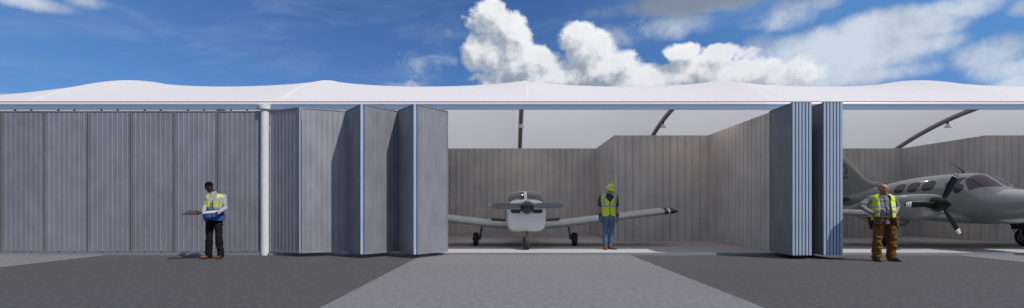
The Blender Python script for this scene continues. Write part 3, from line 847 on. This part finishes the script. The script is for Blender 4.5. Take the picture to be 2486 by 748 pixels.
def hand(m, w, d, nrm, side, curl=.5, r=.0085, sc=1., thumb_in=.5, spread=1.):
    """palm, four unequal bent fingers and a thumb; d towards the fingers, nrm out of the palm, side +1/-1 thumb side"""
    d = d.normalized(); nrm = (nrm - d*nrm.dot(d)).normalized(); q = d.cross(nrm)*side
    a = w; L = .088*sc
    rings = []
    for f, wd, th in ((-.12,.026,.021),(.1,.030,.020),(.45,.038,.018),(.85,.040,.016),(1.02,.037,.012)):
        c = a + d*(L*f); rings.append([c + q*(wd*sc*math.cos(2*PI*k/14)) + nrm*(th*sc*math.sin(2*PI*k/14)) for k in range(14)])
    m.rings(rings)
    for i, ln in enumerate((.074,.083,.077,.060)):
        b0 = a + d*(L*(.93 - .03*abs(i-1.2))) + q*((.030-.0198*i)*sc)
        dd = (d + q*(.06-.045*i)*spread).normalized(); p = b0; ang = curl*.45
        for seg in (.46,.30,.24):
            dr = dd*math.cos(ang) + nrm*math.sin(ang); e = p + dr*ln*sc*seg
            m.cone(p, r*sc, e, r*sc*.92, n=8); p = e; ang += curl*.55
    t0 = a + d*(L*.22) + q*.026*sc; dr = (d*.62 + q*.72 + nrm*.25*thumb_in).normalized()
    t1 = t0 + dr*.045*sc; t2 = t1 + (d*.85 + q*.30 + nrm*.4*thumb_in).normalized()*.034*sc
    m.cone(t0, r*1.25*sc, t1, r*1.08*sc, n=8); m.cone(t1, r*1.08*sc, t2, r*.95*sc, n=8)
def head_rot(P): return Matrix.Rotation(P['hyaw'], 3, 'Z') @ Matrix.Rotation(P['hroll'], 3, 'Y') @ Matrix.Rotation(P['hpitch'], 3, 'X')
def head_mb(m, P):
    c = P['head']; Q = head_rot(P); k = P.get('hs', 1.)
    L = lambda x, y, z: c + Q @ (V(x, y, z)*k)
    m.ell(L(0,.012,.035), (.074*k,.094*k,.086*k), Q)
    m.ell(L(0,-.022,-.030), (.062*k,.070*k,.078*k), Q)
    m.ell(L(0,-.052,-.082), (.036*k,.036*k,.028*k), Q)       # chin
    m.ell(L(0,-.078,.030), (.056*k,.020*k,.014*k), Q)        # brow
    for s in (-1, 1):
        m.ell(L(s*.042,-.062,-.015), (.022*k,.022*k,.020*k), Q)   # cheek
        m.ell(L(s*.077,.012,.000), (.010*k,.020*k,.032*k), Matrix.Rotation(0,3,'Z') @ Q)  # ear
    m.cone(L(0,-.088,.018), .008*k, L(0,-.108,-.016), .0125*k, n=10)    # nose
    for s in (-1, 1): m.ell(L(s*.011,-.097,-.020), (.009*k,.011*k,.008*k), Q)
    m.ell(L(0,-.083,-.045), (.024*k,.012*k,.007*k), Q); m.ell(L(0,-.082,-.056), (.021*k,.012*k,.008*k), Q)   # lips
    m.cone(P['neck'], .058*k, L(0,.012,-.04), .054*k)
def limbs(m, P, kind, off=0.):
    for s in ('L', 'R'):
        sh, el, wr = P['sh'+s], P['el'+s], P['wr'+s]
        m.cone(sh, .060*P['bulk']+off, el, .042*P['bulk']+off); m.cone(el, .043*P['bulk']+off, wr, .028*P['bulk']+off)
        inner = V(tsec(P, sh.z)[0], tsec(P, sh.z)[1], sh.z)
        m.cone(inner+(sh-inner)*.35-V(0,0,.02), .052*P['bulk']+off, sh, .056*P['bulk']+off)
def legs(m, P, off=0., flare=0., cut=None):
    for s in ('L', 'R'):
        hp, kn, an = P['hip'+s], P['kn'+s], P['an'+s]
        b = P['legb']
        m.cone(hp, .085*b+off, kn, .057*b+off)
        c = kn + (an-kn)*.28
        m.cone(kn, .057*b+off, c, .056*b+off+flare*.4); e = an if cut is None else an + (kn-an)*cut
        m.cone(c, .056*b+off+flare*.4, e, .040*b+off+flare)
    m.ell((P['hipL']+P['hipR'])/2 + V(0,0,.03), (.165*b+off*.6,.115*b+off*.6,.115), Matrix.Rotation(P['yaw']*.6,3,'Z'))
def shoe(m, an, dr, L=.27, w=.043, high=.0):
    dr = V(dr[0], dr[1], 0).normalized(); h = V(an.x, an.y, 0)
    heel = h - dr*.045
    m.cone(heel+V(0,0,.040), .040, h+dr*.06+V(0,0,.040), w)
    m.cone(h+dr*.05+V(0,0,.040), w, h+dr*(L-.115)+V(0,0,.032), w*.98)
    m.cone(h+dr*(L-.12)+V(0,0,.030), w*.92, h+dr*(L-.085)+V(0,0,.026), w*.72)
    m.cone(h+V(0,0,.05), .043, an+V(0,0,.03+high), .045)
    m.cone(h+V(0,0,.08), .042, h+dr*.07+V(0,0,.045), .036)
def vest(P, z0, z1, off, gap, fn, mats, name='vest', hem=None, flare=None, t=.008):
    """open-fronted garment wrapped round the torso; gap(z) = half opening angle"""
    NZ, NP = 52, 84; rows = []
    for i in range(NZ+1):
        z = z0+(z1-z0)*i/NZ; row = []
        for j in range(NP+1):
            u = -1+2*j/NP; g = gap(z); phi = PI + u*(PI-g)
            zz = z
            if hem: zz = z - hem(phi)*(1-i/NZ)
            o = off + (flare(z, phi) if flare else 0) + .022*max(0, min(1, (z-z1+.16)/.08))*(1-max(0, (z-z1+.05)/.05)*.6)
            o += .006*mnoise.noise(V(math.sin(phi)*2.2, math.cos(phi)*2.2, z*5))
            row.append(tpt(P, zz, phi, o) if True else None)
        rows.append(row)
    inn = [[p + (V(tsec(P, p.z)[0], tsec(P, p.z)[1], p.z)-p).normalized()*t for p in r] for r in rows]
    m = MB(); n = NP+1
    for i in range(NZ):
        for j in range(NP):
            z = z0+(z1-z0)*(i+.5)/NZ; g = gap(z); u = -1+2*(j+.5)/NP; phi = PI+u*(PI-g)
            k = fn(z, phi, tpt(P, z, phi, off)); 
            m.add([rows[i][j], rows[i][j+1], rows[i+1][j+1], rows[i+1][j]], [(0,1,2,3)], k, True)
            m.add([inn[i][j], inn[i+1][j], inn[i+1][j+1], inn[i][j+1]], [(0,1,2,3)], k, True)
    for r0, r1, ks in ((rows[0], inn[0], 0), (rows[-1], inn[-1], NZ)):
        for j in range(NP):
            u = -1+2*(j+.5)/NP; z = z0 if ks == 0 else z1; phi = PI+u*(PI-gap(z))
            m.add([r0[j], r1[j], r1[j+1], r0[j+1]], [(0,1,2,3)], fn(z, phi, V(*r0[j])), True)
    for c in (0, NP):
        for i in range(NZ): m.add([rows[i][c], rows[i+1][c], inn[i+1][c], inn[i][c]], [(0,1,2,3)], 0, True)
    me = m.mesh(name, mats)
    bm = bmesh.new(); bm.from_mesh(me); bmesh.ops.remove_doubles(bm, verts=bm.verts, dist=.0004); bmesh.ops.recalc_face_normals(bm, faces=bm.faces); bm.to_mesh(me); bm.free()
    return me
def place(name, me, root): return link(name, me, root, world=False)
def eyes(P, root):
    c = P['head']; Q = head_rot(P); k = P.get('hs', 1.)
    for s in (-1, 1):
        m = MB(); m.ell(c + Q @ (V(s*.030,-.078,.010)*k), (.013*k,.009*k,.008*k), Q, n=10, k=6)
        place('eye', m.mesh('eye', ['eye']), root)
def person(P, label, loc, skin, group=None):
    root = empty('person', loc, label, 'person')
    m = MB(); head_mb(m, P); torso_mb(m, P, P['torso'][0][0], P['torso'][-1][0], -.012)
    limbs(m, P, 0, -.006); legs(m, P, -.012)
    for s, sd in (('L', P['thumbL']), ('R', P['thumbR'])):
        hand(m, P['wr'+s], P['hd'+s], P['hn'+s], sd, P['curl'+s])
    for s in ('L', 'R'): shoe(m, P['an'+s], P['toe'+s], L=.25, w=.034)
    me = fuse(m, .0062, 3, floor=.012); Q = head_rot(P).inverted(); c = P['head']
    def fn(p):
        l = Q @ (p-c)
        if l.length < .16 and abs(l.x) < .024 and l.y < -.076 and -.062 < l.z < -.040: return 1
        if l.length < .16 and l.y < -.070 and .026 < l.z < .042 and .012 < abs(l.x) < .055: return 2
        return 0
    paint(me, [skin[0], skin[1], skin[2]], fn); place('body', me, root); eyes(P, root)
    return root

# ---- man with the open folder -------------------------------------------------
yaw = R(6)
P = dict(yaw=yaw, bulk=.90, legb=1., hyaw=R(-14), hroll=R(-3), hpitch=R(27), hs=1.,
  torso=[(.86,.035,0,.155,.115),(.96,.035,0,.172,.122),(1.08,.04,0,.160,.108),(1.22,.045,-.01,.170,.115),(1.34,.055,-.015,.182,.120),(1.43,.06,-.01,.165,.100),(1.475,.055,-.01,.125,.080),(1.515,.035,-.01,.072,.066),(1.545,.02,-.015,.056,.056)],
  neck=V(.02,-.01,1.50), head=V(-.040,-.075,1.645),
  shR=V(-.095,-.03,1.425), elR=V(-.100,-.15,1.185), wrR=V(-.010,-.345,1.065), hdR=V(-1,-.28,-.06), hnR=V(0,0,1), thumbR=1, curlR=.75,
  shL=V(.235,.025,1.425), elL=V(.300,-.02,1.165), wrL=V(.265,-.26,1.055), hdL=V(-.85,-.30,-.02), hnL=V(0,0,1), thumbL=-1, curlL=.7,
  hipL=V(.115,.01,.91), knL=V(.15,-.02,.50), anL=V(.165,.03,.085), hipR=V(-.05,-.01,.91), knR=V(-.065,-.03,.50), anR=V(-.105,.02,.085),
  toeL=(.17,-1), toeR=(-.66,-.77))
pa = person(P, 'man in black trousers and blue and yellow vest reading a folder by the closed door', (-6.90, 11.81, 0), ('skin_dark', 'palm', 'hair'))
def hair(P, root, cutf, k=1.06):
    m = MB(); c = P['head']; Q = head_rot(P)
    m.ell(c + Q @ V(0,.014,.037), (.080,.100,.091), Q, n=30, k=22)
    me = m.mesh('hair', ['hair']); bm = bmesh.new(); bm.from_mesh(me); Qi = Q.inverted()
    bmesh.ops.delete(bm, geom=[f for f in bm.faces if not cutf(Qi @ (f.calc_center_median()-c))], context='FACES')
    bmesh.ops.solidify(bm, geom=bm.faces, thickness=.006); bm.to_mesh(me); bm.free(); place('hair', me, root)
hair(P, pa, lambda l: l.z > .055 - .9*max(0, l.y+.02)*(1 if l.y > -.02 else 0) if l.y > -.06 else l.z > .075)
m = MB(); torso_mb(m, P, .92, 1.50, .008)
limbs(m, P, 0, .012)
cx = P['neck']; m.tube([(cx.x,cx.y,1.49),(cx.x-.005,cx.y-.01,1.545)], [.080,.066], n=20)
for s in ('L', 'R'):
    m.cone(P['wr'+s]+(P['el'+s]-P['wr'+s])*.22, .040, P['wr'+s]+(P['el'+s]-P['wr'+s])*.06, .038)
place('shirt', (lambda me: (paint(me, ['shirt_white'], lambda p: 0), me)[1])(fuse(m, .0085, 3, .008, 9, seed=3)), pa)
m = MB(); legs(m, P, .014, .016); torso_mb(m, P, .87, 1.02, .010); me = fuse(m, .009, 3, .012, 6, seed=11); paint(me, ['trouser_black'], lambda p: 0); place('trousers', me, pa)
for s in ('L', 'R'):
    m = MB(); shoe(m, P['an'+s], P['toe'+s], .262, .045); me = fuse(m, .007, 3, floor=.002); paint(me, ['shoe_brown', 'sole'], lambda p: 1 if p.z < .016 else 0); place('shoe', me, pa)
def gapA(z): return .05 if z < 1.30 else .05 + .40*min(1, (z-1.30)/.17)
def fnA(z, phi, p):
    ph = phi if phi < PI else phi-2*PI          # 0 front, + towards the wearer's left
    if z < 1.135: return 2
    if 1.135 <= z < 1.185: return 1 if abs(ph) > .12 else 2
    if abs(ph) < .10: return 2 if z < 1.33 else 0
    if 1.335 < z < 1.385: return 1
    if .62 < abs(ph) < .95 : return 1
    if ph < 0 and -1.6 < ph < -1.0: return 1
    return 0
me = vest(P, .875, 1.495, .028, gapA, fnA, ['hivis_b', 'reflect', 'vest_blue'], hem=lambda ph: -.035*max(0, 1-abs(math.sin(ph/2))*6), flare=lambda z, ph: .03*max(0, (1.1-z)/.25))
v = place('vest', me, pa)
for s, z, ph in ((-1, 1.255, -.42),):
    q = tpt(P, z, ph, .036); rt = Matrix.Rotation(yaw+ph*.8, 3, 'Z'); m = MB(); m.obox(q, (.045,.014,.058), rt); m.obox(q+V(0,0,.045), (.048,.017,.016), rt); place('pocket', m.mesh('pocket', ['hivis_b']), v)
for s, z, ph in ((1, .985, .62), (-1, .985, -.62)):
    q = tpt(P, z, ph, .048); rt = Matrix.Rotation(yaw+ph*.8, 3, 'Z'); m = MB(); m.obox(q, (.062,.006,.062), rt); place('pocket', m.mesh('pocket', ['vest_blue']), v)
# the folder he holds
fo_ = empty('open_folder', (-6.88, 11.40, 1.03), 'open dark folder with white pages held by the man in the blue and yellow vest', 'folder')
def slab(c, half, rot, mt, name):
    m = MB(); m.obox(c, half, rot); o = m.build(name, mt, fo_); bv = o.modifiers.new('b', 'BEVEL'); bv.width = .006; bv.segments = 2; return o
ra = Matrix.Rotation(R(6), 3, 'Z') @ Matrix.Rotation(R(2), 3, 'Y') @ Matrix.Rotation(R(15), 3, 'X'); rb = Matrix.Rotation(R(6), 3, 'Z') @ Matrix.Rotation(R(-4), 3, 'Y') @ Matrix.Rotation(R(10), 3, 'X')
slab((-7.06,11.36,1.060), (.175,.150,.007), ra, 'folder', 'cover'); slab((-7.06,11.363,1.0485), (.173,.148,.004), ra, 'paper', 'cover_edge')
slab((-6.735,11.43,1.060), (.135,.150,.006), rb, 'folder', 'cover'); slab((-6.73,11.43,1.077), (.122,.140,.010), rb, 'paper', 'pages')
m = MB(); m.tube([(-6.893,11.25,1.052),(-6.893,11.53,1.052)], .018, n=10); m.build('spine', 'folder', fo_)

# ---- man in the hard hat -------------------------------------------------------
P = dict(yaw=R(6), bulk=1.04, legb=1.03, hyaw=R(10), hroll=R(6), hpitch=R(24), hs=1.02,
  torso=[(.90,.02,0,.150,.115),(1.0,.015,0,.168,.122),(1.10,.01,0,.160,.112),(1.25,.01,0,.175,.120),(1.38,.01,0,.195,.125),(1.47,.01,0,.185,.105),(1.515,.01,-.005,.140,.085),(1.555,.012,-.01,.076,.068),(1.60,.015,-.015,.058,.058)],
  neck=V(.015,-.01,1.55), head=V(.055,-.07,1.685),
  shR=V(-.195,0,1.455), elR=V(-.245,.02,1.175), wrR=V(-.235,-.05,.93), hdR=V(.16,-.10,-1), hnR=V(.75,.5,0), thumbR=-1, curlR=.45,
  shL=V(.215,.02,1.455), elL=V(.26,.03,1.175), wrL=V(.255,-.05,.93), hdL=V(-.10,-.16,-1), hnL=V(-.75,.5,0), thumbL=1, curlL=.35,
  hipL=V(.105,.01,.95), knL=V(.085,-.03,.52), anL=V(.055,.02,.085), hipR=V(-.075,0,.95), knR=V(-.085,-.03,.52), anR=V(-.085,.02,.085),
  toeL=(.95,-.75), toeR=(.0,-1))
pb = person(P, 'man in lime hard hat, vest, jeans and gloves looking down inside the middle bay', (2.71, 14.44, 0), ('skin_tan', 'skin_tan', 'hair'))
m = MB(); torso_mb(m, P, .98, 1.555, .008)
for s in ('L', 'R'):
    sh, el = P['sh'+s], P['el'+s]; e = sh+(el-sh)*.72
    m.cone(sh, .074, e, .064); inner = V(P['torso'][5][1], 0, sh.z); m.cone(inner+(sh-inner)*.35, .072, sh, .072)
m.tube([(P['neck'].x,P['neck'].y,1.53),(P['neck'].x,P['neck'].y-.01,1.585)], [.085,.07], n=20)
me = fuse(m, .0085, 3, .007, 8, seed=5); paint(me, ['tee_navy'], lambda p: 0); place('tee_shirt', me, pb)
m = MB(); legs(m, P, .012, .010, cut=.10); torso_mb(m, P, .92, 1.06, .008); me = fuse(m, .009, 3, .012, 7, seed=23); paint(me, ['jeans'], lambda p: 0); place('jeans', me, pb)
for s in ('L', 'R'):
    m = MB(); shoe(m, P['an'+s], P['toe'+s], .285, .048, high=.07); m.cone(P['an'+s]+V(0,0,.0), .052, P['an'+s]+(P['kn'+s]-P['an'+s])*.22, .055)
    me = fuse(m, .008, 3, floor=.002); paint(me, ['boot_brown', 'sole'], lambda p: 1 if p.z < .026 else 0); place('boot', me, pb)
    m = MB(); hand(m, P['wr'+s], P['hd'+s], P['hn'+s], P['thumb'+s], P['curl'+s], r=.0125, sc=1.08)
    w = P['wr'+s]; u = (P['el'+s]-w).normalized(); m.cone(w-u*.01, .040, w+u*.075, .048, n=14)
    me = fuse(m, .0058, 2); h = P['hd'+s].normalized()
    paint(me, ['glove_dark', 'glove_teal'], lambda p: 1 if (p-w).dot(h) > .035 else 0); place('glove', me, pb)
def gapB(z): return .03 if z < 1.33 else .03 + .60*min(1, (z-1.33)/.19)
def fnB(z, phi, p):
    ph = phi if phi < PI else phi-2*PI
    if 1.195 < z < 1.25: return 1
    if z > 1.25 and .58 < abs(ph) < .92: return 1
    if abs(ph) < .055 and z < 1.33: return 2
    return 0
me = vest(P, .945, 1.555, .030, gapB, fnB, ['hivis', 'reflect', 'trouser_black'], hem=lambda ph: -.05*max(0, 1-abs(math.sin(ph/2))*7), flare=lambda z, ph: .012*max(0, (1.1-z)/.2))
place('vest', me, pb)
c = P['head']; Q = head_rot(P); m = MB()
dome = []
for i in range(12):
    a = R(i*8); dome.append([c + Q @ V(.112*math.cos(a)*math.cos(2*PI*j/32), .132*math.cos(a)*math.sin(2*PI*j/32)+.005, .040+.128*math.sin(a)) for j in range(32)])
m.rings(dome)
br = lambda k, z: [c + Q @ V((.112+k*.3)*math.cos(2*PI*j/32), (.132+k*.35)*math.sin(2*PI*j/32)+.005 - (k*1.2*max(0, -math.sin(2*PI*j/32))**2), .040+z) for j in range(32)]
m.rings([br(0,.012), br(.03,.004), br(.042,-.006), br(.036,-.012), br(0,-.004)])
for x in (-.03, 0, .03):
    m.tube([c + Q @ V(x*1.0, .005-.132*math.cos(R(t))*.98, .042+.131*math.sin(R(t))*(1-abs(x)*1.2)) for t in range(35, 150, 10)], .009, n=8)
place('hard_hat', m.mesh('hard_hat', ['hat']), pb)

# ---- bald man, hands on hips ---------------------------------------------------
P = dict(yaw=R(-18), bulk=1.12, legb=1.12, hyaw=R(24), hroll=0, hpitch=R(-2), hs=1.02,
  torso=[(.80,-.015,0,.165,.13),(.92,-.02,0,.185,.150),(1.02,-.04,-.015,.185,.165),(1.12,-.045,-.025,.190,.168),(1.24,-.04,-.01,.192,.150),(1.34,-.04,0,.190,.130),(1.41,-.04,.01,.168,.105),(1.45,-.04,.01,.120,.085),(1.485,-.035,0,.076,.07),(1.52,-.035,-.005,.062,.062)],
  neck=V(-.035,0,1.455), head=V(-.050,-.035,1.580),
  shR=V(-.240,.06,1.375), elR=V(-.455,.10,1.215), wrR=V(-.315,-.06,1.06), hdR=V(.50,-.35,-.72), hnR=V(.65,.25,.2), thumbR=1, curlR=.5,
  shL=V(.160,-.04,1.375), elL=V(.360,.10,1.200), wrL=V(.190,-.06,1.055), hdL=V(-.45,-.50,-.5), hnL=V(-.75,.2,.2), thumbL=-1, curlL=.5,
  hipL=V(.105,.01,.86), knL=V(.165,-.03,.47), anL=V(.165,.02,.085), hipR=V(-.105,0,.86), knR=V(-.165,-.04,.47), anR=V(-.165,.01,.085),
  toeL=(.30,-.95), toeR=(-.25,-1))
pc = person(P, 'bald man in yellow vest, brown work trousers and tool belt standing with hands on hips', (8.19, 11.27, 0), ('skin_ruddy', 'skin_ruddy', 'skin_ruddy'))
m = MB(); torso_mb(m, P, .86, 1.475, .008); limbs(m, P, 0, .012)
for s in ('L', 'R'): m.cone(P['wr'+s]+(P['el'+s]-P['wr'+s])*.25, .046, P['wr'+s]+(P['el'+s]-P['wr'+s])*.10, .046)
m.tube([(-.035,0,1.44),(-.035,-.006,1.495)], [.095,.076], n=20)
me = fuse(m, .0085, 3, .010, 9, seed=8); paint(me, ['shirt_grey', 'trouser_black'], lambda p: 1 if (abs(p.x+.085) < .010 and p.y < -.06 and p.z > .92) else 0)
sh_ = place('shirt', me, pc)
for s in (-1, 1):
    m = MB(); base = V(-.055,-.075,1.455); m.rings([[base+V(s*.012,-.012,0), base+V(s*.075,.055,.045), base+V(s*.08,.035,-.02), base+V(s*.05,-.03,-.05)], [base+V(s*.012,-.020,0), base+V(s*.083,.050,.047), base+V(s*.09,.028,-.022), base+V(s*.052,-.038,-.052)]], smooth=False); place('collar', m.mesh('collar', ['shirt_grey']), sh_)
m = MB(); legs(m, P, .020, .024); torso_mb(m, P, .80, .965, .012); me = fuse(m, .009, 3, .018, 6.5, seed=31, zr=lambda z: 1.2 if z < .6 else .6); paint(me, ['canvas'], lambda p: 0); tr_ = place('trousers', me, pc)
for s, sg in (('L', 1), ('R', -1)):
    q = P['hip'+s]+(P['kn'+s]-P['hip'+s])*.55+V(sg*.055,-.055,0); m = MB(); m.obox(q, (.055,.012,.085), Matrix.Rotation(sg*.75, 3, 'Z')); m.obox(q+V(0,0,.075), (.058,.016,.02), Matrix.Rotation(sg*.75, 3, 'Z')); place('cargo_pocket', m.mesh('cargo_pocket', ['canvas']), tr_)
    m = MB(); shoe(m, P['an'+s], P['toe'+s], .28, .050, high=.03); me = fuse(m, .008, 3, floor=.002); paint(me, ['boot_dark', 'sole'], lambda p: 1 if p.z < .024 else 0); place('boot', me, pc)
# open vest
def gapC(z): return .42 + .12*max(0, (z-1.28)/.2) + .03*math.sin(z*14)
def fnC(z, phi, p):
    if 1.055 < z < 1.105 or 1.165 < z < 1.215: return 1
    return 0
me = vest(P, .900, 1.475, .034, gapC, fnC, ['hivis', 'reflect'], hem=lambda ph: .0, flare=lambda z, ph: (.045*max(0, (1.28-z)/.35) if math.sin(ph) < 0 else .014*max(0, (1.28-z)/.35)))
place('vest', me, pc)
# tool belt
m = MB(); n = 40
m.rings([[tpt(P, z, 2*PI*j/n, o) for j in range(n)] for z, o in ((.945,.020),(.945,.036),(.995,.036),(.995,.020))], cap=False)
bl = place('tool_belt', m.mesh('tool_belt', ['leather']), pc)
q = tpt(P, .97, .10, .040); m = MB(); m.obox(q, (.036,.006,.028), Matrix.Rotation(P['yaw'], 3, 'Z')); place('buckle', m.mesh('buckle', ['leather']), bl)
q = tpt(P, .86, .10, .030); m = MB(); m.obox(q, (.032,.006,.036), Matrix.Rotation(P['yaw'], 3, 'Z')); m.obox(q+V(.0,-.008,0), (.010,.004,.028), Matrix.Rotation(P['yaw'], 3, 'Z')); m.tube([q+V(.0,.01,.03), q+V(0,.015,.10)], .012, n=6); place('metal_clip', m.mesh('metal_clip', ['buckle']), bl)
def pouch(ph, z, w, h, tilt):
    q = tpt(P, z, ph, .055); rt = Matrix.Rotation(P['yaw']+ph*.85, 3, 'Z') @ Matrix.Rotation(tilt, 3, 'Y')
    m = MB(); pr = []
    for f, ww, dd in ((-1,.55,.6),(-.7,.95,1.),(.2,1.05,1.1),(.8,1.1,1.2),(1,1.08,1.15)):
        pr.append([q + rt @ V(w*ww*math.copysign(abs(math.cos(a))**.6, math.cos(a)), .042*dd*math.copysign(abs(math.sin(a))**.6, math.sin(a)), h*f) for a in [2*PI*k/20 for k in range(20)]])
    m.rings(pr); m.obox(q + rt @ V(0,-.050,-h*.15), (w*.8,.010,h*.62), rt); m.obox(q + rt @ V(0,-.02,h*.92), (w*1.12,.055,.012), rt)
    place('tool_pouch', m.mesh('tool_pouch', ['leather']), bl)
pouch(-.62, .885, .078, .090, R(4)); pouch(.78, .875, .060, .095, R(-16)); pouch(-1.5, .90, .05, .06, 0)
q = tpt(P, .82, .95, .075); m = MB(); m.tube([q+V(0,0,.08), q, q+V(.02,-.0,-.12)], [.014,.012,.008], n=8); place('tool_handle', m.mesh('tool_handle', ['gloss_black']), bl)
